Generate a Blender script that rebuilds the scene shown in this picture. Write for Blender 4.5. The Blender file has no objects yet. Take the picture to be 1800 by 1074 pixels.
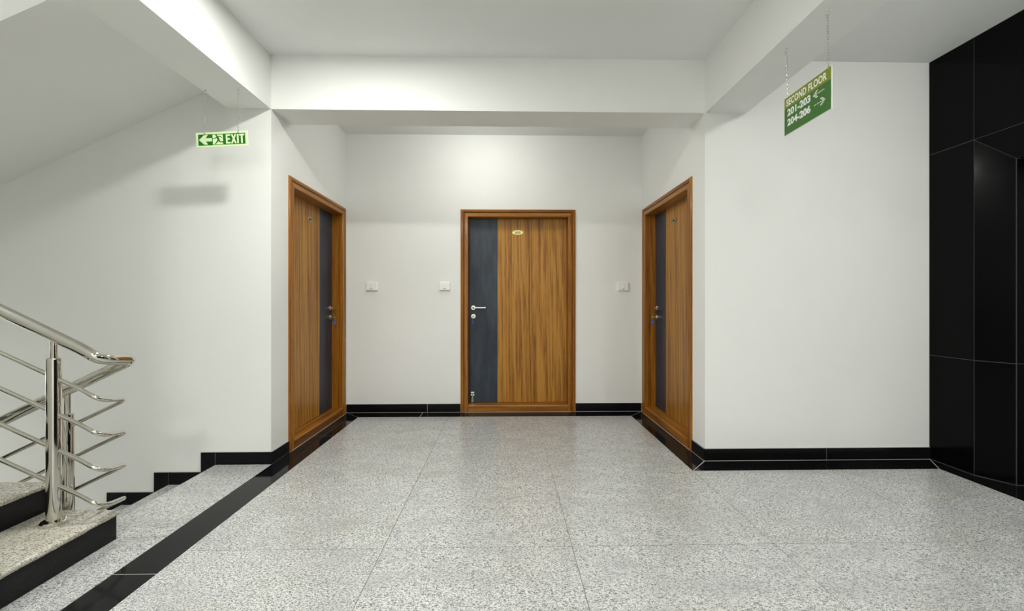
import bpy, bmesh, math, random
from mathutils import Vector, Matrix
random.seed(7)
S = bpy.context.scene
COL = S.collection
PI = math.pi

# ------------------------------------------------------------------ camera
cam = bpy.data.cameras.new('camera'); camo = bpy.data.objects.new('camera', cam); COL.objects.link(camo)
cam.sensor_fit = 'HORIZONTAL'; cam.sensor_width = 36.0; cam.lens = 16.0
cam.shift_x = -5.39 / 1800; cam.shift_y = -5.2 / 1800; cam.clip_start = 0.02
camo.location = (0, 0, 1.1489); camo.rotation_euler = (PI / 2 + 0.0005, 0, -0.0219)
S.camera = camo
# ------------------------------------------------------------------ world + exposure (closed interior: lit by ceiling lights, some of them added)
w = bpy.data.worlds.new('world'); S.world = w; w.use_nodes = True
w.node_tree.nodes['Background'].inputs[0].default_value = (0.8, 0.87, 1.0, 1)
w.node_tree.nodes['Background'].inputs[1].default_value = 0.15
S.view_settings.view_transform = 'Standard'; S.view_settings.look = 'None'
S.view_settings.gamma = 1.0; S.view_settings.use_curve_mapping = False
S.view_settings.exposure = 0.35
LAMP_W = {'bay': 26.0, 'alcove': 7.5, 'lobby': 15.0, 'rear': 28.0, 'stair': 30.0, 'landing': 26.0}
LAMP_COL = (1.0, 0.995, 0.955)

# ------------------------------------------------------------------ dimensions (metres; Y runs away from the camera)
XL, XR, YF, YB = -1.6687, 1.4559, 3.2836, 4.7992
HB, HC, BT = 2.531, 2.916, 0.289
XLO, XRO, XK = -1.9708, 1.7553, 3.1213
YREAR, XW = -3.2, -6.3            # wall behind the camera, far stair wall
RISE, GO = 0.139, 0.327
XU1 = -1.892                      # first riser going up
XD1 = -2.055                      # landing edge going down
YN, YS = 1.22, 2.262              # near stair wall, line between the two flights
SKH, SKT = 0.088, 0.012

# ------------------------------------------------------------------ node helpers / materials
def new_mat(name):
    m = bpy.data.materials.new(name); m.use_nodes = True
    nt = m.node_tree; b = nt.nodes['Principled BSDF']
    return m, nt, b
def N(nt, t, **kw):
    n = nt.nodes.new(t)
    for k, v in kw.items():
        if k.startswith('i_'):
            key = k[2:]; key = int(key) if key.isdigit() else key.replace('_', ' ')
            n.inputs[key].default_value = v
        else: setattr(n, k, v)
    return n
def ramp(nt, src, stops, interp='LINEAR'):
    r = nt.nodes.new('ShaderNodeValToRGB'); r.color_ramp.interpolation = interp
    el = r.color_ramp.elements
    while len(el) < len(stops): el.new(0.5)
    for e, (p, c) in zip(el, stops):
        e.position = p; e.color = (c[0], c[1], c[2], 1) if not isinstance(c, (int, float)) else (c, c, c, 1)
    nt.links.new(src, r.inputs[0]); return r.outputs[0]
def mix(nt, fac, a, b, mode='MIX'):
    n = nt.nodes.new('ShaderNodeMix'); n.data_type = 'RGBA'; n.blend_type = mode
    for s, v in ((0, fac), (6, a), (7, b)):
        if hasattr(v, 'is_linked'): nt.links.new(v, n.inputs[s])
        else: n.inputs[s].default_value = v if s == 0 else (v[0], v[1], v[2], 1)
    return n.outputs[2]
def coords(nt, scale=(1, 1, 1), rnd=0.0):
    tc = nt.nodes.new('ShaderNodeTexCoord'); mp = nt.nodes.new('ShaderNodeMapping')
    mp.inputs['Scale'].default_value = scale; nt.links.new(tc.outputs['Object'], mp.inputs['Vector'])
    if rnd:
        oi = nt.nodes.new('ShaderNodeObjectInfo'); mu = N(nt, 'ShaderNodeMath', operation='MULTIPLY', i_1=rnd)
        nt.links.new(oi.outputs['Random'], mu.inputs[0]); nt.links.new(mu.outputs[0], mp.inputs['Location'])
    return mp.outputs[0]
def noise(nt, vec, scale, detail=3, rough=0.55, dist=0.0):
    n = N(nt, 'ShaderNodeTexNoise', i_Scale=scale, i_Detail=detail, i_Roughness=rough, i_Distortion=dist)
    nt.links.new(vec, n.inputs['Vector']); return n.outputs['Fac']
def bump(nt, b, h, strength, dist):
    n = N(nt, 'ShaderNodeBump', i_Strength=strength, i_Distance=dist)
    nt.links.new(h, n.inputs['Height']); nt.links.new(n.outputs[0], b.inputs['Normal'])
def simple(name, col, rough=0.5, metal=0.0, coat=0.0, spec=0.5):
    m, nt, b = new_mat(name)
    b.inputs['Base Color'].default_value = (*col, 1); b.inputs['Roughness'].default_value = rough
    b.inputs['Metallic'].default_value = metal; b.inputs['Coat Weight'].default_value = coat
    b.inputs['Specular IOR Level'].default_value = spec
    return m
M = {}
def paint(name, col, amt):
    m, nt, b = new_mat(name); v = coords(nt)
    big = noise(nt, v, 1.3, 3, 0.6)
    c = ramp(nt, big, [(0.3, tuple(x * (1 - amt) for x in col)), (0.7, col)])
    nt.links.new(c, b.inputs['Base Color']); b.inputs['Roughness'].default_value = 0.62
    b.inputs['Specular IOR Level'].default_value = 0.3
    bump(nt, b, noise(nt, v, 5, 6, 0.62), 0.25, 0.012)
    return m
M['wall'] = paint('wall_paint', (0.865, 0.872, 0.845), 0.03)
M['ceiling'] = paint('ceiling_paint', (0.83, 0.845, 0.83), 0.03)

def granite(name, light, mid, dark, stain, rough, scale=1.0, contrast=1.0):
    m, nt, b = new_mat(name); v = coords(nt, (0.62, 1, 1), 37.0)
    a = noise(nt, v, 165 * scale, 6, 0.78)
    c = ramp(nt, a, [(0.385, dark), (0.455, mid), (0.53, light)])
    f = noise(nt, v, 330 * scale, 3, 0.6)
    c = mix(nt, ramp(nt, f, [(0.39, 0.85), (0.47, 0.0)]), c, dark)
    p = noise(nt, v, 7, 4, 0.6)
    c = mix(nt, ramp(nt, p, [(0.42, 0.0), (0.75, 0.55)]), c, mid)
    st = noise(nt, v, 2.3, 5, 0.65)
    c = mix(nt, ramp(nt, st, [(0.52, 0.0), (0.78, 0.5)]), c, stain, 'MULTIPLY')
    nt.links.new(c, b.inputs['Base Color'])
    nt.links.new(ramp(nt, a, [(0.3, rough * 1.5), (0.6, rough)]), b.inputs['Roughness'])
    return m, nt, b, a
M['granite'] = granite('grey_granite_polished', (0.70, 0.71, 0.685), (0.35, 0.36, 0.36), (0.045, 0.05, 0.06), (0.86, 0.82, 0.66), 0.19)[0]
m_, nt_, b_, a_ = granite('grey_granite_tread', (0.72, 0.69, 0.60), (0.43, 0.42, 0.37), (0.07, 0.07, 0.065), (0.80, 0.73, 0.52), 0.45, 0.8)
bump(nt_, b_, noise(nt_, coords(nt_), 60, 5, 0.7), 0.5, 0.006); M['granite_tread'] = m_

def black_stone(name, base, rough, fleck, spec=0.5):
    m, nt, b = new_mat(name); b.inputs['Specular IOR Level'].default_value = spec; v = coords(nt, (1, 1, 1), 11.0)
    n = noise(nt, v, 170, 3, 0.6)
    c = ramp(nt, n, [(0.66, base), (0.78, fleck)])
    nt.links.new(c, b.inputs['Base Color'])
    nt.links.new(ramp(nt, noise(nt, v, 3, 4, 0.6), [(0.3, rough * 0.7), (0.75, rough * 1.4)]), b.inputs['Roughness'])
    return m
M['black'] = black_stone('black_granite_polished', (0.006, 0.006, 0.007), 0.07, (0.05, 0.05, 0.055), 0.12)
M['black_wall'] = black_stone('black_granite_cladding', (0.0022, 0.0022, 0.0026), 0.16, (0.006, 0.006, 0.007), 0.07)
M['black_riser'] = black_stone('black_granite_riser', (0.008, 0.008, 0.009), 0.22, (0.06, 0.06, 0.065), 0.22)
M['sawn'] = simple('sawn_stone_edge', (0.33, 0.34, 0.33), 0.6)
M['grout_white'] = simple('white_grout', (0.62, 0.60, 0.56), 0.8)
M['grout_grey'] = simple('grey_grout', (0.27, 0.25, 0.20), 0.85)
M['grout_dark'] = simple('dark_grout', (0.045, 0.045, 0.048), 0.7)

def wood(name, light, mid, dark, rough, scale, coat, contrast=(0.3, 0.5, 0.72), along=(1, 1, 0.032)):
    m, nt, b = new_mat(name); v = coords(nt, along, 23.0)
    d = noise(nt, v, 6.5 * scale, 6, 0.62, 0.9)
    wv = N(nt, 'ShaderNodeTexWave', wave_type='BANDS', bands_direction='DIAGONAL', i_Scale=2.1 * scale, i_Distortion=16.0, i_Detail=5.0, i_Detail_Scale=0.9, i_Detail_Roughness=0.6)
    nt.links.new(v, wv.inputs['Vector'])
    fine = noise(nt, v, 190, 4, 0.75)
    broad = ramp(nt, noise(nt, v, 2.2 * scale, 2, 0.5, 0.3), [(0.3, 0.15), (0.7, 0.85)])
    h = mix(nt, 0.26, d, wv.outputs['Fac'])
    h = mix(nt, 0.22, h, broad)
    h = mix(nt, 0.38, h, fine)
    c = ramp(nt, h, [(contrast[0], dark), (contrast[1], mid), (contrast[2], light)])
    nt.links.new(c, b.inputs['Base Color']); b.inputs['Roughness'].default_value = rough
    b.inputs['Specular IOR Level'].default_value = 0.32; b.inputs['Coat Weight'].default_value = coat; b.inputs['Coat Roughness'].default_value = 0.12
    return m
M['leaf'] = wood('walnut_laminate', (0.46, 0.220, 0.030), (0.35, 0.148, 0.015), (0.19, 0.070, 0.007), 0.36, 4.6, 0.0, (0.385, 0.475, 0.565))
M['frame'] = wood('varnished_teak_upright', (0.40, 0.175, 0.012), (0.27, 0.092, 0.006), (0.115, 0.024, 0.003), 0.32, 4.0, 0.15, (0.34, 0.48, 0.64))
M['frame_h'] = wood('varnished_teak_crosswise', (0.40, 0.175, 0.012), (0.27, 0.092, 0.006), (0.115, 0.024, 0.003), 0.32, 4.0, 0.15, (0.34, 0.48, 0.64), (0.032, 1, 1))
m_, nt_, b_ = new_mat('slate_blue_laminate'); v_ = coords(nt_, (1, 1, 0.22), 5.0)
c_ = ramp(nt_, noise(nt_, v_, 9, 5, 0.65), [(0.3, (0.010, 0.016, 0.028)), (0.72, (0.045, 0.060, 0.080))])
nt_.links.new(c_, b_.inputs['Base Color']); b_.inputs['Roughness'].default_value = 0.36; b_.inputs['Specular IOR Level'].default_value = 0.35
bump(nt_, b_, noise(nt_, coords(nt_), 340, 2, 0.5), 0.25, 0.001); M['slate'] = m_
M['steel'] = simple('polished_stainless_steel', (0.66, 0.645, 0.58), 0.07, 1.0)
M['steel_satin'] = simple('satin_stainless_steel', (0.70, 0.70, 0.67), 0.22, 1.0)
M['lift_steel'] = simple('brushed_lift_steel', (0.30, 0.30, 0.31), 0.3, 1.0)
M['brass'] = simple('brass_plate', (0.62, 0.52, 0.24), 0.3, 1.0)
M['putty'] = simple('cream_sealant', (0.86, 0.78, 0.60), 0.6)
M['ink'] = simple('black_enamel', (0.006, 0.006, 0.006), 0.4)
M['switch'] = simple('white_switch_plastic', (0.92, 0.92, 0.91), 0.3)
M['switch_grey'] = simple('grey_switch_slot', (0.25, 0.25, 0.24), 0.4)
M['tag'] = simple('blue_tag_plastic', (0.035, 0.13, 0.62), 0.35)
M['tag_paper'] = simple('pale_tag_window', (0.25, 0.42, 0.85), 0.4)
M['exit_pale'] = simple('pale_green_sign_board', (0.70, 0.90, 0.50), 0.4)
M['exit_green'] = simple('green_sign_print', (0.006, 0.135, 0.010), 0.4)
M['sign_green'] = simple('green_sign_face', (0.040, 0.16, 0.018), 0.32)
M['sign_olive'] = simple('olive_sign_band', (0.225, 0.27, 0.010), 0.32)
M['sign_white'] = simple('white_sign_lettering', (0.90, 0.92, 0.88), 0.4)
M['acrylic'] = simple('clear_acrylic_edge', (0.75, 0.80, 0.72), 0.15)
m_, nt_, b_ = new_mat('lamp_diffuser'); b_.inputs['Base Color'].default_value = (0.9, 0.9, 0.88, 1)
b_.inputs['Emission Color'].default_value = (*LAMP_COL, 1); b_.inputs['Emission Strength'].default_value = 12.0
M['lamp'] = m_
M['lamp_rim'] = simple('white_lamp_rim', (0.8, 0.8, 0.8), 0.35)

# ------------------------------------------------------------------ mesh helpers
def mesh_obj(name, bm, mat, parent=None, smooth=False, kind=None, loc=None):
    bmesh.ops.recalc_face_normals(bm, faces=bm.faces[:])
    me = bpy.data.meshes.new(name); bm.to_mesh(me); bm.free()
    for mm in (mat if isinstance(mat, (list, tuple)) else [mat]): me.materials.append(M[mm])
    if smooth:
        for p in me.polygons: p.use_smooth = True
        me.set_sharp_from_angle(angle=math.radians(38))
    o = bpy.data.objects.new(name, me); COL.objects.link(o)
    if parent is not None: o.parent = parent
    if kind: o['kind'] = kind
    if loc is not None: o.location = loc
    return o
def empty(name, loc=(0, 0, 0), rotz=0.0, label=None, cat=None, group=None, kind=None):
    o = bpy.data.objects.new(name, None); COL.objects.link(o)
    o.location = loc; o.rotation_euler = (0, 0, rotz); o.empty_display_size = 0.05
    tag(o, label, cat, group, kind); return o
def tag(o, label=None, cat=None, group=None, kind=None):
    if label: o['label'] = label
    if cat: o['category'] = cat
    if group: o['group'] = group
    if kind: o['kind'] = kind
    return o
def box(bm, x0, x1, y0, y1, z0, z1, bevel=0.0, seg=2):
    r = bmesh.ops.create_cube(bm, size=1.0)
    for v in r['verts']:
        v.co = Vector((x0 + (v.co.x + .5) * (x1 - x0), y0 + (v.co.y + .5) * (y1 - y0), z0 + (v.co.z + .5) * (z1 - z0)))
    if bevel:
        es = list({e for v in r['verts'] for e in v.link_edges})
        bmesh.ops.bevel(bm, geom=es, offset=bevel, segments=seg, affect='EDGES', profile=0.5)
def BX(*a, bevel=0.0, seg=2):
    bm = bmesh.new(); box(bm, *a, bevel=bevel, seg=seg); return bm
def prism(bm, pts, ext):
    """closed polygon pts (3D) extruded by vector ext"""
    a = [bm.verts.new(p) for p in pts]; b = [bm.verts.new(Vector(p) + Vector(ext)) for p in pts]
    bm.faces.new(a); bm.faces.new(b[::-1]); n = len(pts)
    for i in range(n): bm.faces.new((a[i], a[(i + 1) % n], b[(i + 1) % n], b[i]))
def bridge(bm, ra, rb, caps=True):
    n = len(ra); A = [bm.verts.new(p) for p in ra]; B = [bm.verts.new(p) for p in rb]
    for i in range(n): bm.faces.new((A[i], A[(i + 1) % n], B[(i + 1) % n], B[i]))
    if caps: bm.faces.new(A[::-1]); bm.faces.new(B)
def cyl(bm, p0, p1, r0, r1=None, seg=24, caps=True):
    p0, p1 = Vector(p0), Vector(p1); r1 = r0 if r1 is None else r1
    d = (p1 - p0).normalized(); u = d.orthogonal().normalized(); v = d.cross(u)
    c = [(math.cos(2 * PI * i / seg), math.sin(2 * PI * i / seg)) for i in range(seg)]
    bridge(bm, [p0 + (u * a + v * b) * r0 for a, b in c], [p1 + (u * a + v * b) * r1 for a, b in c], caps)
def lathe(bm, origin, axis, prof, seg=28):
    """prof: list of (radius, distance along axis)"""
    o = Vector(origin); d = Vector(axis).normalized(); u = d.orthogonal().normalized(); v = d.cross(u)
    rings = []
    for r, h in prof:
        rings.append([bm.verts.new(o + d * h + (u * math.cos(2 * PI * i / seg) + v * math.sin(2 * PI * i / seg)) * r) for i in range(seg)])
    for A, B in zip(rings, rings[1:]):
        for i in range(seg): bm.faces.new((A[i], A[(i + 1) % seg], B[(i + 1) % seg], B[i]))
    bm.faces.new(rings[0][::-1]); bm.faces.new(rings[-1])
def smooth_path(pts, rad, n=7):
    """round the inner corners of a polyline with quadratic arcs"""
    P = [Vector(p) for p in pts]; out = [P[0]]
    for i in range(1, len(P) - 1):
        a, b, c = P[i - 1], P[i], P[i + 1]
        r = rad[i - 1] if isinstance(rad, (list, tuple)) else rad
        p = b + (a - b).normalized() * min(r, (a - b).length * .49); q = b + (c - b).normalized() * min(r, (c - b).length * .49)
        for k in range(n + 1):
            t = k / n; out.append((1 - t) ** 2 * p + 2 * t * (1 - t) * b + t * t * q)
    out.append(P[-1]); return out
def tube(bm, pts, r, seg=16):
    P = [Vector(p) for p in pts]; T = []
    for i in range(len(P)):
        T.append((P[min(i + 1, len(P) - 1)] - P[max(i - 1, 0)]).normalized())
    u = T[0].orthogonal().normalized(); rings = []
    for i, p in enumerate(P):
        u = (u - T[i] * u.dot(T[i])).normalized(); v = T[i].cross(u)
        rings.append([bm.verts.new(p + (u * math.cos(2 * PI * k / seg) + v * math.sin(2 * PI * k / seg)) * r) for k in range(seg)])
    for A, B in zip(rings, rings[1:]):
        for k in range(seg): bm.faces.new((A[k], A[(k + 1) % seg], B[(k + 1) % seg], B[k]))
    bm.faces.new(rings[0][::-1]); bm.faces.new(rings[-1])
def text_bm(body, w, h, bold=0.0, depth=0.0006, spacing=1.0):
    """lettering as a mesh in the XZ plane, fitted to w x h, lower left at the origin, facing -Y"""
    cu = bpy.data.curves.new('lettering', 'FONT'); cu.body = body; cu.size = 1.0; cu.extrude = 0.01
    cu.offset = bold; cu.space_character = spacing; cu.resolution_u = 4
    o = bpy.data.objects.new('lettering', cu); COL.objects.link(o)
    dg = bpy.context.evaluated_depsgraph_get(); me = bpy.data.meshes.new_from_object(o.evaluated_get(dg))
    bpy.data.objects.remove(o); bm = bmesh.new(); bm.from_mesh(me); bpy.data.meshes.remove(me)
    xs = [v.co.x for v in bm.verts]; ys = [v.co.y for v in bm.verts]
    x0, x1, y0, y1 = min(xs), max(xs), min(ys), max(ys)
    for v in bm.verts:
        v.co = Vector(((v.co.x - x0) / (x1 - x0) * w, -(v.co.z + .01) / .02 * depth, (v.co.y - y0) / (y1 - y0) * h))
    return bm
def move(bm, d):
    bmesh.ops.translate(bm, verts=bm.verts[:], vec=Vector(d)); return bm

# ================================================================== SETTING
def walls(name, boxes, mat='wall'):
    bm = bmesh.new()
    for b in boxes: box(bm, *b)
    return mesh_obj(name, bm, mat, kind='structure')
DH = 2.13                                     # door frame height
D202 = (-0.4665, 0.7426); D203 = (3.535, 4.762); D201 = (3.500, 4.752)
O_ = 0.033                                    # architrave overlap on the wall
ZT = 3.15
walls('wall_back', [(XL - .2, D202[0] + O_, YB, YB + .2, -.1, ZT), (D202[1] - O_, XR + .2, YB, YB + .2, -.1, ZT), (D202[0] + O_, D202[1] - O_, YB, YB + .2, DH - O_, ZT)])
walls('wall_alcove_left', [(XL - .2, XL, YF, D203[0] + O_, -1.8, 4.5), (XL - .2, XL, D203[1] - O_, YB, -.1, ZT), (XL - .2, XL, D203[0] + O_, D203[1] - O_, DH - O_, ZT)])
walls('wall_alcove_right', [(XR, XR + .2, YF, D201[0] + O_, -.1, ZT), (XR, XR + .2, D201[1] - O_, YB, -.1, ZT), (XR, XR + .2, D201[0] + O_, D201[1] - O_, DH - O_, ZT)])
walls('wall_lobby', [(XR + .2, XK + .5, YF, YF + .2, -.1, ZT)])
walls('wall_stair', [(XW, XL - .2, YF, YF + .2, -1.8, 4.5)])
walls('wall_stair_far', [(XW - .2, XW, YN - .2, YF + .2, -1.8, 4.5)])
walls('wall_stair_near', [(XW, XLO + .1, YN - .2, YN, -1.8, 4.5)])
walls('wall_left', [(XLO + .1, XL, YREAR, YN, -.1, ZT)])
walls('wall_rear', [(XLO, XK + .5, YREAR - .2, YREAR, -.1, ZT)])
walls('ceiling', [(XLO + .15, XK + .5, YREAR, YB + .2, HC, HC + .2)], 'ceiling')
walls('ceiling_stair', [(XW, XLO, YN, YF, 4.3, 4.5)], 'ceiling')
walls('beam_left', [(XLO, XL, YREAR, YF, HB, HC + .18)])
walls('beam_right', [(XR, XRO, YREAR, YF, HB, HC + .1)])
walls('beam_cross', [(XL, XR, YF, YF + BT, HB, HC + .1)])

# ---- floor: slabs and border strips laid one by one on a grout bed
bm = bmesh.new(); box(bm, XL - .24, XK + .5, YREAR, YB + .2, -.16, -.0025); box(bm, XD1 + .012, XL - .24, YS, YF, -.16, -.0025); box(bm, XU1, XL - .24, YN, YS, -.16, -.0025)
fl = mesh_obj('floor', bm, 'grout_grey', kind='structure')
G = 0.0016
def slab(x0, x1, y0, y1, name='granite_slab', mat='granite', z0=-.003):
    bm = BX(x0 + G, x1 - G, y0 + G, y1 - G, z0, 0)
    return mesh_obj(name, bm, mat, fl)
YC = (YREAR, -0.35, 2.142)
for xa, xb in ((-1.478, -.570), (-.570, .316), (.316, 1.284)):
    slab(xa, xb, YC[0], YC[1]); slab(xa, xb, YC[1], YC[2]); slab(xa, xb, YC[2], 4.602)
for xa, xb in ((1.284, 2.235), (2.235, 3.004)):
    slab(xa, xb, YC[0], YC[1]); slab(xa, xb, YC[1], YC[2]); slab(xa, xb, YC[2], 3.086)
slab(XU1, -1.660, YN, YS + .006)
slab(XD1, -1.660, YS + .006, YF - .002)
def strip(pts, name='border_strip'):
    """black border piece: polygon in plan, joints left open over white grout"""
    c = Vector((sum(p[0] for p in pts) / len(pts), sum(p[1] for p in pts) / len(pts), 0))
    bm = bmesh.new(); prism(bm, [(p[0], p[1], -.003) for p in pts], (0, 0, .003)); return mesh_obj(name, bm, 'black', fl)
g = .0022
bm = bmesh.new()                                        # white grout under the border joints
box(bm, -1.658, -1.480, YREAR, 4.79, -.003, -.0009); box(bm, -1.48, 1.444, 4.604, 4.79, -.003, -.0009); box(bm, 1.286, 1.444, 3.088, 4.604, -.003, -.0009)
box(bm, 1.444, 3.118, 3.088, 3.274, -.003, -.0009); box(bm, 3.006, 3.118, YREAR, 3.088, -.003, -.0009)
mesh_obj('border_grout', bm, 'grout_white', fl)
xa, xb = -1.659, -1.479
for ya, yb in ((YREAR, -.05), (-.05, 1.962), (1.962, 3.968)): strip([(xa, ya + g), (xb, ya + g), (xb, yb - g), (xa, yb - g)])
strip([(xa, 3.968 + g), (xb, 3.968 + g), (xb, 4.603 - g), (xa, 4.787 - g)])
ya, yb = 4.603, 4.784
strip([(xb + g, ya), (-.86 - g, ya), (-.86 - g, yb), (xa + 2 * g, yb)])
strip([(-.86 + g, ya), (1.285 - g, ya), (1.442 - 2 * g, yb), (-.86 + g, yb)])
strip([(1.285, 4.603 - g), (1.285, 3.087 + g), (1.441, 3.270 + g), (1.441, 4.780)])
strip([(1.285 + 1.5 * g, 3.087), (3.004 - g, 3.087), (3.114 - g, 3.269), (1.444 + 1.5 * g, 3.269)])
strip([(3.118, 2.955), (3.118, 1.625), (3.212, 1.795), (3.41, 1.795), (3.41, 2.785), (3.212, 2.785)])
strip([(3.004 + g, 3.087 - g), (3.116, 3.266), (3.116, 1.4), (3.004 + g, 1.4)]); strip([(3.004 + g, 1.4 - g), (3.116, 1.4 - g), (3.116, YREAR), (3.004 + g, YREAR)])

# ---- skirting (baseboards): black stone pieces with a sawn top edge, white grout in joints
def skirting(name, grout_boxes, pieces):
    bm = bmesh.new()
    for b in grout_boxes: box(bm, *b)
    base = mesh_obj(name, bm, 'grout_white', kind='structure')
    for b in pieces:
        bm = BX(*b); zt = b[5]
        for f in bm.faces:
            if abs(f.calc_center_median().z - zt) < 1e-6: f.material_index = 1
        mesh_obj('skirting_tile', bm, ['black', 'sawn'], base)
    return base
Z0 = .0035; T1 = SKT - .003
skirting('baseboard_back', [(XL, D202[0], YB - T1, YB, 0, SKH - .004), (D202[1], XR, YB - T1, YB, 0, SKH - .004)],
         [(XL + .014, -.815, YB - SKT, YB - .001, Z0, SKH), (-.812, D202[0] - .002, YB - SKT, YB - .001, Z0, SKH), (D202[1] + .002, XR - .016, YB - SKT, YB - .001, Z0, SKH)])
skirting('baseboard_alcove_left', [(XL, XL + T1, YF - T1, D203[0], 0, SKH - .004), (XL, XL + T1, D203[1], YB - SKT, 0, SKH - .004)],
         [(XL + .001, XL + SKT, YF - SKT + .003, D203[0] - .002, Z0, SKH), (XL + .001, XL + SKT, D203[1] + .002, YB - SKT - .002, Z0, SKH)])
skirting('baseboard_alcove_right', [(XR - T1, XR, YF - T1, D201[0], 0, SKH - .004), (XR - T1, XR, D201[1], YB - SKT, 0, SKH - .004)],
         [(XR - SKT, XR - .001, YF - SKT + .003, D201[0] - .002, Z0, SKH), (XR - SKT, XR - .001, D201[1] + .002, YB - SKT - .002, Z0, SKH)])
skirting('baseboard_lobby', [(XR, XK, YF - T1, YF, 0, SKH - .004)],
         [(XR - SKT + .003, 2.345, YF - SKT, YF - .001, Z0, SKH), (2.348, XK - .001, YF - SKT, YF - .001, Z0, SKH)])
gb, pc = [(XD1 - .099, XL, YF - T1, YF, -RISE, SKH - .004)], [(XD1 + .0015, XL + SKT - .003, YF - SKT, YF - .001, .001, SKH)]
for k in range(0, 9):
    xe = XD1 - GO * k; z = -RISE * k
    pc.append((xe - .100, xe - .0015, YF - SKT, YF - .001, z - RISE + .001, z + SKH))
    if k: gb.append((xe - .099, xe + GO - .101, YF - T1, YF, z - RISE, z + SKH - .004)); pc.append((xe + .0015, xe + GO - .1005, YF - SKT, YF - .001, z + .001, z + SKH))
skirting('baseboard_stair', gb, pc)

# ---- right wall: black granite cladding with a splayed lift surround
bm = bmesh.new()
XG = XK + .0014                       # face of the grout bed, just behind the stone faces
for b in [(XG, 3.6, 2.963, YF, -.1, ZT), (XG, 3.6, 1.617, 2.963, 2.234, ZT), (XG, 3.6, YREAR, 1.617, -.1, ZT), (3.46, 3.6, 1.79, 2.79, -.1, 2.06)]: box(bm, *b)
prism(bm, [(XG, 2.963, -.1), (3.2125, 2.791, -.1), (3.6, 2.791, -.1), (3.6, 2.963, -.1)], (0, 0, 2.334))
prism(bm, [(XG, 1.617, -.1), (3.2125, 1.789, -.1), (3.6, 1.789, -.1), (3.6, 1.617, -.1)], (0, 0, 2.334))
prism(bm, [(XG, 1.617, 2.2345), (3.2125, 1.617, 2.0585), (3.6, 1.617, 2.0585), (3.6, 1.617, 2.2345)], (0, 1.346, 0))
wr = mesh_obj('wall_right', bm, 'grout_dark', kind='structure')
def panel(pts, n, th=.0012, parent=wr):
    P = [Vector(p) for p in pts]; q = []
    for i, p in enumerate(P):
        q.append(p + ((P[i - 1] - p).normalized() + (P[(i + 1) % len(P)] - p).normalized()) * .0024)
    bm = bmesh.new(); prism(bm, q, Vector(n) * th); return mesh_obj('stone_panel', bm, 'black_wall', parent)
def wpanel(y0, y1, z0, z1): panel([(XK, y0 , z0), (XK, y1, z0), (XK, y1, z1), (XK, y0, z1)], (1, 0, 0))
ZJ = (.003, .765, 2.234, HC)
Ya, Yb_, Yc, Yd = 2.963, 2.790, 1.790, 1.617
for za, zb in zip(ZJ, ZJ[1:]): wpanel(Ya, YF, za, zb)
wpanel(Ya - .75, Ya, ZJ[2], HC); wpanel(Yd, Ya - .75, ZJ[2], HC)
for ya, yb in ((.6, Yd), (-.7, .6), (-2.0, -.7), (YREAR, -2.0)):
    for za, zb in zip(ZJ, ZJ[1:]): wpanel(ya, yb, za, zb)
XI, ZI = 3.211, 2.057
sn = Vector((.17, .09, 0)).normalized()
panel([(XK, Ya, ZJ[0]), (XI, Yb_, ZJ[0]), (XI, Yb_, ZJ[1]), (XK, Ya, ZJ[1])], sn); panel([(XK, Ya, ZJ[1]), (XI, Yb_, ZJ[1]), (XI, Yb_, ZI), (XK, Ya, ZJ[2])], sn)
sn2 = Vector((.17, -.09, 0)).normalized()
panel([(XK, Yd, ZJ[0]), (XI, Yc, ZJ[0]), (XI, Yc, ZJ[1]), (XK, Yd, ZJ[1])], sn2); panel([(XK, Yd, ZJ[1]), (XI, Yc, ZJ[1]), (XI, Yc, ZI), (XK, Yd, ZJ[2])], sn2)
panel([(XK, Ya, ZJ[2]), (XI, Yb_, ZI), (XI, Yc, ZI), (XK, Yd, ZJ[2])], Vector((.17, 0, .09)).normalized())
for za, zb in ((.003, .765), (.765, ZI)):
    panel([(XI + .004, Yb_, za), (3.45, Yb_, za), (3.45, Yb_, zb), (XI + .004, Yb_, zb)], (0, 1, 0)); panel([(XI + .004, Yc, za), (3.45, Yc, za), (3.45, Yc, zb), (XI + .004, Yc, zb)], (0, -1, 0))
panel([(XI + .004, Yc, ZI), (3.45, Yc, ZI), (3.45, Yb_, ZI), (XI + .004, Yb_, ZI)], (0, 0, 1))
ld = empty('lift_door', (3.43, (Yb_ + Yc) / 2, 0), 0, 'brushed steel lift door in the black stone wall', 'door')
ld['kind'] = 'structure'
for s in (-1, 1):
    bm = BX(0, .03, min(0, s * .497) + .002, max(0, s * .497) - .002, .004, ZI - .004, bevel=.003); mesh_obj('door_panel', bm, 'lift_steel', ld)
mesh_obj('sill', BX(-.02, .03, -.498, .498, -.003, .003), 'steel_satin', ld)

# ---- upper stair flight overhead (soffit slopes up to the right), stepped on top
def soffit_z(x): return 1.973 + .473 * (x + 3.556)
pts = [(-5.2, soffit_z(-5.2)), (XLO, soffit_z(XLO))]
top = []
n = int((5.2 + XLO) / GO) + 1; x = XLO; z = 3.06
top.append((XLO, z))
for k in range(n):
    z -= .1545; top.append((x, z)); x = max(x - GO, -5.2); top.append((x, z))
prof = pts + top
bm = bmesh.new(); prism(bm, [(p[0], 2.245, p[1]) for p in prof], (0, YF - 2.245, 0))
mesh_obj('stair_soffit', bm, 'wall', kind='structure')
walls('stair_landing', [(XW, -5.2, YN, YF, 1.02, 1.24)])
walls('stair_landing_lower', [(XW, XD1 - GO * 9 + .01, YN, YF, -RISE * 10 - .2, -RISE * 9.0 - .139)])

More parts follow.
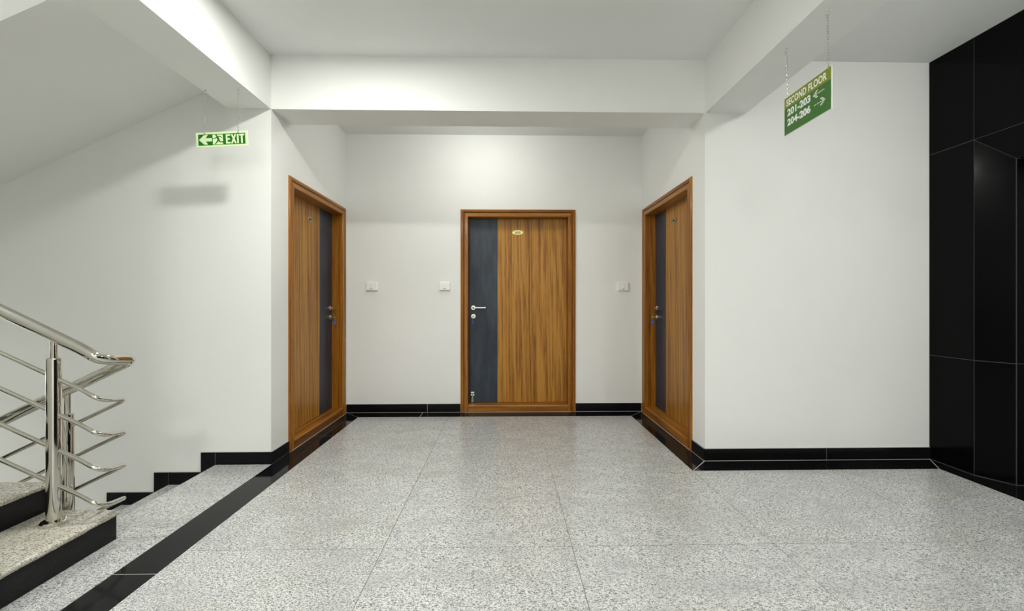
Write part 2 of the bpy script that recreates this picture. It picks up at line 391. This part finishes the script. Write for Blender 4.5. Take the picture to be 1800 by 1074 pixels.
# ================================================================== STAIRS
up = empty('staircase', (XU1, (YN + YS) / 2, 0), 0, 'granite steps with black risers climbing left at the near left corner', 'staircase')
def step_tread(parent, x0, x1, y0, y1, z, mat='granite_tread', seed=0):
    """slab with a rough chiselled nosing at x1 (toward +X)"""
    rnd = random.Random(seed); bm = bmesh.new(); ny = 40; th = .022; rows = []
    for j in range(ny + 1):
        y = y0 + (y1 - y0) * j / ny
        a, b, c = rnd.uniform(-.002, .0015), rnd.uniform(-.003, .002), rnd.uniform(-.003, .002)
        rows.append([bm.verts.new(p) for p in ((x0, y, z - th), (x0, y, z), (x1 - .009 + a, y, z), (x1 - .002 + a, y, z - .004 + b * .5), (x1 + b, y, z - .012), (x1 - .005 + c, y, z - th))])
    for A, B in zip(rows, rows[1:]):
        for i in range(6): bm.faces.new((A[i], A[(i + 1) % 6], B[(i + 1) % 6], B[i]))
    bm.faces.new(rows[0]); bm.faces.new(rows[-1][::-1])
    mesh_obj('tread', bm, mat, parent)
for k in range(10):
    xr = XU1 - GO * k; z = RISE * (k + 1)
    o = up.location
    bm = BX(xr - .018 - o.x, xr - o.x, YN + .002 - o.y, YS - .004 - o.y, RISE * k + .0005, z - .0222); mesh_obj('riser', bm, 'black_riser', up)
    step_tread(up, xr - GO - .016 - o.x, xr + .014 - o.x, YN + .002 - o.y, YS - o.y, z, seed=k)
bm = bmesh.new()
prof = [(XU1 - .02 - o.x, -.16), (XU1 - .02 - o.x, RISE - .0225)]
for k in range(1, 10): prof += [(XU1 - .02 - GO * k - o.x, RISE * k - .0225), (XU1 - .02 - GO * k - o.x, RISE * (k + 1) - .0225)]
prof += [(XU1 - GO * 10 - o.x, RISE * 10 - .0225), (XU1 - GO * 10 - o.x, RISE * 10 - .25), (XU1 - .4 - o.x, -.16)]
prism(bm, [(p[0], YN + .004 - o.y, p[1]) for p in prof], (0, YS - YN - .012, 0)); mesh_obj('flight', bm, 'wall', up)
dn = empty('staircase', (XD1, (YS + YF) / 2, -RISE), 0, 'granite steps descending left along the white stair wall', 'staircase')
o = dn.location
for k in range(1, 10):
    xe = XD1 - GO * (k - 1); z = -RISE * k
    bm = BX(xe - .030 - o.x, xe - .012 - o.x, YS + .006 - o.y, YF - .014 - o.y, z + .0005 - o.z, z + RISE - .0225 - o.z); mesh_obj('riser', bm, 'black_riser', dn)
    step_tread(dn, xe - GO - .0 - o.x, xe - .0305 - o.x, YS + .004 - o.y, YF - .013 - o.y, z - o.z, mat='granite', seed=50 + k)
bm = bmesh.new(); prof = [(XD1 - .032 - o.x, -RISE - .0225 - o.z)]
for k in range(1, 10): prof += [(XD1 - .032 - GO * k - o.x, -RISE * k - .0225 - o.z), (XD1 - .032 - GO * k - o.x, -RISE * (k + 1) - .0225 - o.z)]
prof += [(XD1 - GO * 9 - .032 - o.x, -RISE * 10 - .2 - o.z), (XD1 - .032 - o.x, -.4 - o.z)]
prism(bm, [(p[0], YS + .006 - o.y, p[1]) for p in prof], (0, YF - YS - .02, 0)); mesh_obj('flight', bm, 'wall', dn)

# ---- stainless railing wrapping round between the two flights
Y1, Y2 = 2.126, 2.312
PX1, PX2 = -2.062, -2.176
rl = empty('stair_railing', (PX1, Y1, RISE), 0, 'polished stainless steel stair railing with four bars wrapping round its end', 'railing')
ro = rl.location
def L(p): return (p[0] - ro.x, p[1] - ro.y, p[2] - ro.z)
def bar(name, z1, xc, zc, dz, s1, s2, r, x_end1, x_end2, seg, xf=None):
    xf = xc if xf is None else xf
    pts = [(x_end1, Y1, z1 + s1 * (PX1 - x_end1)), (PX1 + .125, Y1, z1 - s1 * .125), (xc, Y1, zc), (xf, Y2, zc - dz), (x_end2, Y2, zc - dz - s2 * (xf - x_end2))]
    bm = bmesh.new(); tube(bm, [L(p) for p in smooth_path(pts, [.03, .088, .045], 10)], r, seg)
    return mesh_obj(name, bm, 'steel', rl, smooth=True)
bar('handrail', .998, -1.855, .888, .020, .485, .478, .0265, -3.7, -3.4, 28)
for z1 in (.809, .647, .484, .322):
    bar('bar', z1, -1.850, z1 - .110, .030, .468, .478, .0095, -3.7, -3.4, 14, xf=-1.884)
def post(x, y, zb, zt, zr):
    bm = bmesh.new(); o = L((x, y, 0))
    lathe(bm, (o[0], o[1], 0), (0, 0, 1), [(.0275, zb + .012 - ro.z), (.0275, zt - .010 - ro.z), (.0255, zt - .003 - ro.z), (.020, zt - ro.z), (.0, zt - ro.z + .0002)][:-1])
    p = mesh_obj('post', bm, 'steel', rl, smooth=True)
    bm = bmesh.new(); lathe(bm, (o[0], o[1], 0), (0, 0, 1), [(.049, zb - ro.z), (.049, zb + .012 - ro.z), (.045, zb + .017 - ro.z), (.029, zb + .018 - ro.z)]); mesh_obj('flange', bm, 'steel', p, smooth=True)
    bm = bmesh.new(); lathe(bm, (o[0], o[1], 0), (0, 0, 1), [(.0135, zt - .005 - ro.z), (.0135, zr - ro.z)], 20); mesh_obj('stem', bm, 'steel', p, smooth=True)
post(PX1, Y1, RISE, .898, .985)
post(PX2, Y2, -RISE, .598, .70)
post(PX1 - 4 * GO, Y1, RISE * 5, .898 + 4 * RISE, 1.0 + 4 * GO * .47)
post(PX2 - 3 * GO, Y2, -RISE * 4, .598 - 3 * GO * .478, .70 - 3 * GO * .478)

# ================================================================== DOORS
def build_door(n, loc, rotz, W, number, label, mirror, bolt=False):
    """local frame: x along the wall seen from the room, y into the wall, z up"""
    d = empty('door_%d' % n, loc, rotz, label, None, None, 'structure')
    H = DH
    mx = (lambda x: W - x) if mirror else (lambda x: x)
    def ring(prof, corner):
        u = {'bl': lambda p: (p[0], p[1], 0), 'tl': lambda p: (p[0], p[1], H - p[0]), 'tr': lambda p: (W - p[0], p[1], H - p[0]), 'br': lambda p: (W - p[0], p[1], 0)}[corner]
        return [u(p) for p in prof]
    arch = [(0, 0), (0, -.010), (.003, -.016), (.010, -.020), (.022, -.020), (.029, -.015), (.0325, -.008), (.0325, 0)]
    fram = [(.0335, .145), (.0335, -.006), (.037, -.013), (.042, -.016), (.070, -.016), (.076, -.013), (.078, -.008), (.078, .145)]
    for nm, prof in (('architrave', arch), ('frame_piece', fram)):
        for a, b in (('bl', 'tl'), ('tl', 'tr'), ('tr', 'br')):
            bm = bmesh.new(); bridge(bm, ring(prof, a), ring(prof, b)); mesh_obj(nm, bm, 'frame_h' if a == 'tl' else 'frame', d, smooth=False)
    seal = [(-.0065, 0), (-.0065, -.0012), (-.0002, -.0025), (-.0002, 0)]
    for a, b in (('bl', 'tl'), ('tl', 'tr'), ('tr', 'br')):
        zb = SKH + .001
        bm = bmesh.new(); bridge(bm, [(p[0], p[1], max(p[2], zb)) for p in ring(seal, a)], [(p[0], p[1], max(p[2], zb)) for p in ring(seal, b)]); mesh_obj('sealant', bm, 'putty', d)
    bm = bmesh.new(); sp = [(-.0165, .001), (-.0165, .064), (-.013, .073), (-.006, .0765), (.145, .0765), (.145, .001)]
    prism(bm, [(.0785, y, z) for y, z in sp], (W - .157, 0, 0)); mesh_obj('sill', bm, 'frame_h', d)
    mesh_obj('grout_line', BX(.0, W, -.0195, -.0168, 0, .0022), 'grout_white', d)
    xa, xb, xs = .0795, W - .0795, .385
    yl = .098
    def bxm(x0, x1, *r, bevel=0):
        a, b = mx(x0), mx(x1); return BX(min(a, b), max(a, b), *r, bevel=bevel)
    mesh_obj('leaf', bxm(xs + .0012, xb, yl, yl + .035, .079, H - .0795, bevel=.0012), 'leaf', d)
    mesh_obj('leaf_strip', bxm(xa, xs - .0012, yl, yl + .035, .079, H - .0795, bevel=.0012), 'slate', d)
    # lever handle
    hx, hz, lz = mx(.126), 1.095, 1.004
    s = -1 if mirror else 1
    bm = bmesh.new(); lathe(bm, (hx, yl, hz), (0, -1, 0), [(.0255, 0), (.0255, .006), (.023, .009), (.012, .0095)]); hd = mesh_obj('handle', bm, 'steel_satin', d, smooth=True)
    bm = bmesh.new(); tube(bm, smooth_path([(hx, yl - .006, hz), (hx, yl - .050, hz), (hx + s * .133, yl - .050, hz)], .018), .0085, 16); mesh_obj('lever', bm, 'steel_satin', hd, smooth=True)
    bm = bmesh.new(); lathe(bm, (hx, yl, lz), (0, -1, 0), [(.0265, 0), (.0265, .006), (.024, .009), (.012, .0095)]); lk = mesh_obj('lock', bm, 'steel_satin', d, smooth=True)
    bm = bmesh.new(); lathe(bm, (hx, yl - .009, lz), (0, -1, 0), [(.0085, 0), (.0085, .005), (.007, .006)], 20); mesh_obj('cylinder', bm, 'brass', lk, smooth=True)
    # oval number plate
    px, pz = mx(.602), 1.905
    bm = bmesh.new(); seg = 40
    def ell(a, b, y): return [(px + a * math.cos(2 * PI * i / seg), y, pz + b * math.sin(2 * PI * i / seg)) for i in range(seg)]
    bridge(bm, ell(.060, .027, yl), ell(.060, .027, yl - .003)); pl = mesh_obj('number_plate', bm, 'brass', d)
    bm = bmesh.new(); r1, r2 = ell(.0575, .0248, yl - .003), ell(.0545, .0222, yl - .003); r3, r4 = ell(.0575, .0248, yl - .0042), ell(.0545, .0222, yl - .0042)
    V = [[bm.verts.new(p) for p in r] for r in (r1, r3, r4, r2)]
    for A, B in zip(V, V[1:] + V[:1]):
        for i in range(seg): bm.faces.new((A[i], A[(i + 1) % seg], B[(i + 1) % seg], B[i]))
    mesh_obj('plate_rim', bm, 'ink', pl)
    bm = move(text_bm(number, .066, .024, .03, .0012), (px - .033, yl - .003, pz - .012)); mesh_obj('number', bm, 'ink', pl)
    if bolt:
        bx_ = mx(.118)
        bt = mesh_obj('bolt', BX(bx_ - .019, bx_ + .019, yl - .018, yl, .178, .196, bevel=.002), 'steel_satin', d)
        mesh_obj('keeper', BX(bx_ - .019, bx_ + .019, yl - .012, yl, .150, .170, bevel=.002), 'steel_satin', bt)
        bm = bmesh.new(); cyl(bm, (bx_, yl - .010, .095), (bx_, yl - .010, .182), .0045, seg=12); mesh_obj('rod', bm, 'steel_satin', bt, smooth=True)
        bm = bmesh.new(); ps = [(bx_ + .013 * math.cos(a), yl - .012, .112 + .026 * math.sin(a)) for a in [2 * PI * i / 24 for i in range(25)]]; tube(bm, ps, .0032, 8); mesh_obj('loop', bm, 'steel_satin', bt, smooth=True)
    return d, hx, yl, lz
def build_key(door, hx, yl, lz, rotz, label, swing):
    mw = Matrix.Translation(door.location) @ Matrix.Rotation(rotz, 4, 'Z')
    p = mw @ Vector((hx, yl - .014, lz))
    k = empty('door_key', p, rotz, label, 'key', 'door keys with blue tags')
    bm = bmesh.new(); box(bm, -.0012, .0012, -.018, .004, -.004, .004); mesh_obj('blade', bm, 'steel_satin', k)
    bm = bmesh.new(); lathe(bm, (-.0012, -.028, 0), (1, 0, 0), [(.012, 0), (.012, .0024)], 20); mesh_obj('bow', bm, 'brass', k, smooth=True)
    bm = bmesh.new(); tube(bm, [(.011 * math.sin(a) * .5, -.034 - .003 * math.sin(a), -.012 + .013 * math.cos(a)) for a in [2 * PI * i / 22 for i in range(23)]], .0011, 6); mesh_obj('ring', bm, 'steel_satin', k, smooth=True)
    t = mesh_obj('tag', BX(-.013, .013, -.0025, .0025, -.058, 0, bevel=.0018), 'tag', k, loc=(0.0, -.034, -.024)); t.rotation_euler = (0, 0, swing)
    t2 = mesh_obj('tag_window', BX(-.009, .009, -.0032, .0032, -.047, -.016), 'tag_paper', t)
    return k
d2 = build_door(2, (D202[0], YB, 0), 0.0, D202[1] - D202[0], '202', 'facing wooden door with dark slate strip and oval plate 202', False, True)
d3 = build_door(3, (XL, D203[0], 0), PI / 2, D203[1] - D203[0], '203', 'wooden door with slate strip and oval plate 203 in left alcove wall', True)
d1 = build_door(1, (XR, D201[1], 0), -PI / 2, D201[1] - D201[0], '201', 'wooden door with slate strip and oval plate 201 in right alcove wall', False)
build_key(*d2, 0.0, 'key with tag seen edge-on in lock of door 202', 1.35)
build_key(*d3, PI / 2, 'blue-tagged key hanging in the left alcove door, handle at its right', .9)
build_key(*d1, -PI / 2, 'key with blue tag hanging in the right alcove door lock', -1.0)

# ================================================================== SWITCHES
def switch(xc, zc, label):
    s = empty('bell_switch', (xc, YB, zc), 0, label, 'switch', 'white switches on the alcove back wall')
    mesh_obj('box', BX(-.058, .058, -.022, 0, -.046, .046, bevel=.003), 'switch', s)
    mesh_obj('plate', BX(-.052, .052, -.028, -.021, -.040, .041, bevel=.003), 'switch', s)
    r = mesh_obj('rocker', BX(-.013, .013, -.033, -.027, -.022, .026, bevel=.002), 'switch', s); r.rotation_euler = (math.radians(4), 0, 0)
    mesh_obj('slot', BX(-.012, .012, -.0288, -.0265, -.030, -.024), 'switch_grey', s)
switch(-1.392, 1.321, 'white wall switch beside door 203, leftmost of three')
switch(-.632, 1.325, 'white wall switch just left of the door 202 frame')
switch(1.247, 1.321, 'white wall switch on back wall right of door 202, beside door 201')

# ================================================================== HANGING SIGNS
def chain_bm(p0, p1):
    p0, p1 = Vector(p0), Vector(p1); Ln = (p1 - p0).length; n = max(2, int(Ln / .0125)); d = (p1 - p0) / n; up_ = d.normalized()
    a = up_.orthogonal().normalized(); b = up_.cross(a); bm = bmesh.new()
    for i in range(n):
        c = p0 + d * (i + .5); s = a if i % 2 else b; t = b if i % 2 else a
        tube(bm, [c + up_ * (.0082 * math.cos(q)) + s * (.0042 * math.sin(q)) for q in [2 * PI * k / 8 for k in range(9)]], .0011, 4)
    return bm
def hook_bm(p, axis):
    p = Vector(p); a = Vector(axis); bm = bmesh.new(); z = Vector((0, 0, 1))
    pts = [p, p - z * .010] + [p - z * .022 + a * (.010 * math.sin(q)) + z * (.011 * math.cos(q)) for q in [k * PI / 8 for k in range(0, 14)]]
    tube(bm, pts, .0016, 8); lathe(bm, p, -z, [(.007, -.001), (.006, .003), (.002, .0035)], 12)
    return bm
# ---- exit sign, hung from the left beam, slightly tilted
ES, EC = math.radians(-3.1), Vector((-1.832, 2.985, 2.207))
es = empty('exit_sign', EC, 0, 'small green and pale EXIT sign with arrow hanging from left beam', 'sign')
bd = mesh_obj('board', BX(-.166, .166, 0, .003, -.0485, .0485, bevel=.0006), 'exit_pale', es); bd.rotation_euler = (0, ES, 0)
R_ = Matrix.Rotation(ES, 4, 'Y')
mesh_obj('field', BX(-.150, .150, -.0006, .001, -.0355, .0355), 'exit_green', bd)
def flat(name, polys, mat, parent, d=.0006, y=-.0006):
    bm = bmesh.new()
    for pl in polys: prism(bm, [(p[0], y, p[1]) for p in pl], (0, -d, 0))
    return mesh_obj(name, bm, mat, parent)
flat('arrow', [[(-.146, 0), (-.113, .031), (-.088, .031), (-.103, .0105), (-.063, .0105), (-.063, -.0105), (-.103, -.0105), (-.088, -.031), (-.113, -.031)]], 'exit_pale', bd)
flat('doorway', [[(-.058, -.033), (-.058, .031), (.007, .031), (.007, -.012), (.004, -.022), (.010, -.033)]], 'exit_pale', bd)
def limb(a, b, w0, w1):
    a, b = Vector((a[0], a[1], 0)), Vector((b[0], b[1], 0)); n = (b - a).normalized(); n = Vector((-n.y, n.x, 0)); e = (b - a).normalized()
    return [tuple((a + n * w0 - e * w0 * .5)[:2]), tuple((b + n * w1 + e * w1 * .6)[:2]), tuple((b - n * w1 + e * w1 * .6)[:2]), tuple((a - n * w0 - e * w0 * .5)[:2])]
head = [(-.034 + .0058 * math.cos(2 * PI * i / 16), .0262 + .0052 * math.sin(2 * PI * i / 16)) for i in range(16)]
fig = [head, limb((-.028, .017), (-.020, -.006), .0075, .0060), limb((-.030, .018), (-.044, .006), .0028, .0022), limb((-.044, .006), (-.060, .005), .0022, .0020),
       limb((-.024, .020), (-.008, .018), .0032, .0026), limb((-.008, .018), (-.001, .010), .0026, .0020),
       limb((-.022, -.006), (-.034, -.020), .0048, .0034), limb((-.034, -.020), (-.043, -.029), .0034, .0028), limb((-.018, -.005), (-.011, -.017), .0048, .0036), limb((-.011, -.017), (.010, -.0165), .0034, .0026)]
for i, pl in enumerate(fig): fig[i] = pl
bm = bmesh.new()
for i, pl in enumerate(fig): prism(bm, [(p[0], -.0012, p[1]) for p in pl], (0, -.0005 - .00003 * i, 0))
mesh_obj('running_figure', bm, 'exit_green', bd)
hE, lw = .0300, .0095
def letter(polys): flat('letter', polys, 'exit_pale', bd)
x = .026
letter([[(x, -hE), (x, hE), (x + .029, hE), (x + .029, hE - .0105), (x + lw + .001, hE - .0105), (x + lw + .001, .0055), (x + .026, .0055), (x + .026, -.005), (x + lw + .001, -.005), (x + lw + .001, -hE + .0105), (x + .029, -hE + .0105), (x + .029, -hE)]])
x = .0585
letter([[(x, hE), (x + .0115, hE), (x + .0175, .0115), (x + .0235, hE), (x + .0345, hE), (x + .0232, 0.000), (x + .0355, -hE), (x + .0238, -hE), (x + .0175, -.0118), (x + .0108, -hE), (x - .001, -hE), (x + .0118, 0.000)]])
x = .0975
letter([[(x, -hE), (x, hE), (x + .0105, hE), (x + .0105, -hE)]])
x = .1125
letter([[(x, hE), (x + .031, hE), (x + .031, hE - .0115), (x + .0208, hE - .0115), (x + .0208, -hE), (x + .0102, -hE), (x + .0102, hE - .0115), (x, hE - .0115)]])
for u, hx_, hy_ in ((-.108, -1.950, 3.000), (.106, -1.728, 2.984)):
    q = R_ @ Vector((u, .0015, .044)); hk = Vector((hx_, hy_, HB)) - EC
    mesh_obj('hook', hook_bm(hk, (1, 0, 0)), 'steel_satin', es, smooth=True)
    c = mesh_obj('chain', chain_bm(hk + Vector((0, 0, -.030)), q), 'steel_satin', es, smooth=True)
    bm = bmesh.new(); cyl(bm, q + Vector((0, -.004, -.003)), q + Vector((0, .004, -.003)), .004, seg=10); mesh_obj('eyelet', bm, 'grout_grey', es)
# ---- floor directory, hung from the right beam, facing the stairs
SX, SY0, SY1, SZ0, SZ1 = 1.517, 2.438, 2.082, 2.052, 2.253
sd = empty('directory_sign', (SX, (SY0 + SY1) / 2, SZ0), -PI / 2, 'green SECOND FLOOR room directory sign hanging from right beam', 'sign')
W2, H2 = SY0 - SY1, SZ1 - SZ0          # local: x to the reader's right, y away from the reader
face = mesh_obj('board', BX(-W2 / 2, W2 / 2, 0, .005, 0, H2, bevel=.0006), 'acrylic', sd)
mesh_obj('lower_face', BX(-W2 / 2 + .0008, W2 / 2 - .003, -.0006, .0005, .002, H2 * .70), 'sign_green', face)
mesh_obj('upper_band', BX(-W2 / 2 + .0008, W2 / 2 - .003, -.0006, .0005, H2 * .70, H2 - .0008), 'sign_olive', face)
def lettering(body, x, z, w, h, bold, sp=1.0): return mesh_obj('lettering', move(text_bm(body, w, h, bold, .0008, sp), (x, -.0006, z)), 'sign_white', face)
lettering('SECOND FLOOR', -W2 / 2 + .018, H2 * .755, .307, .037, .022, 1.06)
lettering('201-203', -W2 / 2 + .026, H2 * .475, .185, .038, .036)
lettering('204-206', -W2 / 2 + .026, H2 * .215, .185, .038, .036)
def dots(pts, r=.0029):
    bm = bmesh.new()
    for x, z in pts: prism(bm, [(x + r * math.cos(2 * PI * i / 10), -.0006, z + r * math.sin(2 * PI * i / 10)) for i in range(10)], (0, -.0008, 0))
    o = mesh_obj('dotted_arrow', bm, 'sign_white', face); return o
def arrow(x0, z, s):
    P = [(0, 0), (.0095, 0)] + [(.0205 + .0105 * i, 0) for i in range(6)]
    for i in (1, 2, 3):
        for e in (-1, 1): P += [(.0066 * i, e * .0053 * i), (.0095 + .0066 * i, e * .0053 * i)]
    return [(x0 + s * x, z + q) for x, q in P]
dots(arrow(.055, H2 * .565, 1)); dots(arrow(.135, H2 * .315, -1))
for u, yh in ((-.147, 2.424), (.154, 2.108)):
    hk = Vector((-(yh - (SY0 + SY1) / 2), .0, HB - SZ0)); q = Vector((u, .0025, H2 - .006))
    mesh_obj('hook', hook_bm(hk, (1, 0, 0)), 'steel_satin', sd, smooth=True)
    mesh_obj('chain', chain_bm(hk + Vector((0, 0, -.030)), q), 'steel_satin', sd, smooth=True)
    bm = bmesh.new(); cyl(bm, q + Vector((0, -.006, -.004)), q + Vector((0, .006, -.004)), .0032, seg=10); mesh_obj('eyelet', bm, 'grout_grey', sd)

# ================================================================== LAMPS (ceiling lights, none in the frame; rear and stairwell ones are added fill)
def ceiling_light(x, y, z, power, label, r=.085):
    o = empty('ceiling_light', (x, y, z), 0, label, 'light', 'round ceiling lights')
    bm = bmesh.new(); lathe(bm, (0, 0, 0), (0, 0, -1), [(r + .018, 0), (r + .018, .012), (r + .010, .020), (r + .001, .020), (r + .001, .010)], 40); mesh_obj('rim', bm, 'lamp_rim', o, smooth=True)
    bm = bmesh.new(); lathe(bm, (0, 0, -.011), (0, 0, -1), [(r, 0), (r, .008), (r * .6, .011)], 40); mesh_obj('diffuser', bm, 'lamp', o, smooth=True)
    l = bpy.data.lights.new('ceiling_light', 'AREA'); l.shape = 'DISK'; l.size = 2 * r; l.energy = power; l.color = LAMP_COL
    lo = bpy.data.objects.new('lamp_light', l); COL.objects.link(lo); lo.parent = o; lo.location = (0, 0, -.024)
ceiling_light(-.93, 2.30, HC, LAMP_W['bay'], 'round white ceiling light above the bay between the beams')
def dome_light(x, y, z, power, label, r=.13, depth=.11):
    o = empty('ceiling_light', (x, y, z), 0, label, 'light', 'round ceiling lights')
    bm = bmesh.new(); lathe(bm, (0, 0, 0), (0, 0, -1), [(r + .012, 0), (r + .012, .022), (r + .002, .024)], 40); mesh_obj('rim', bm, 'lamp_rim', o, smooth=True)
    m, nt, b = new_mat('dome_glass'); b.inputs['Emission Color'].default_value = (*LAMP_COL, 1); b.inputs['Emission Strength'].default_value = power / (PI * 4.6 * r * r); M['dome_glass'] = m  # one glass per dome
    bm = bmesh.new(); lathe(bm, (0, 0, -.022), (0, 0, -1), [(r, 0)] + [(r * math.cos(a), depth * math.sin(a)) for a in [k * PI / 18 for k in range(1, 9)]], 40); mesh_obj('dome', bm, 'dome_glass', o, smooth=True)
dome_light(-.25, 4.02, HC, LAMP_W['alcove'], 'white dome ceiling light in the door alcove')
dome_light(2.38, 1.6, HC, LAMP_W['lobby'], 'white dome ceiling light over the lift lobby')
for x, y, wd in ((-1.0, -.7, 'first left'), (.75, -.9, 'middle'), (2.5, -.7, 'lift side'), (-.2, -2.4, 'rear left'), (1.7, -2.4, 'rear right')):
    ceiling_light(x, y, HC, LAMP_W['rear'], 'added round fill light behind the viewer, ' + wd, .12)  # added lamps, invented as soft fill from behind the camera
ceiling_light(-3.9, 1.75, 4.3, LAMP_W['stair'], 'added round fill light over the stairwell')  # added lamp to brighten the side face of the upper flight
ceiling_light(-5.7, 2.75, 1.02, LAMP_W['landing'], 'added round fill light under the half landing of the stairs')  # another added lamp, lifts the dark lower stair wall
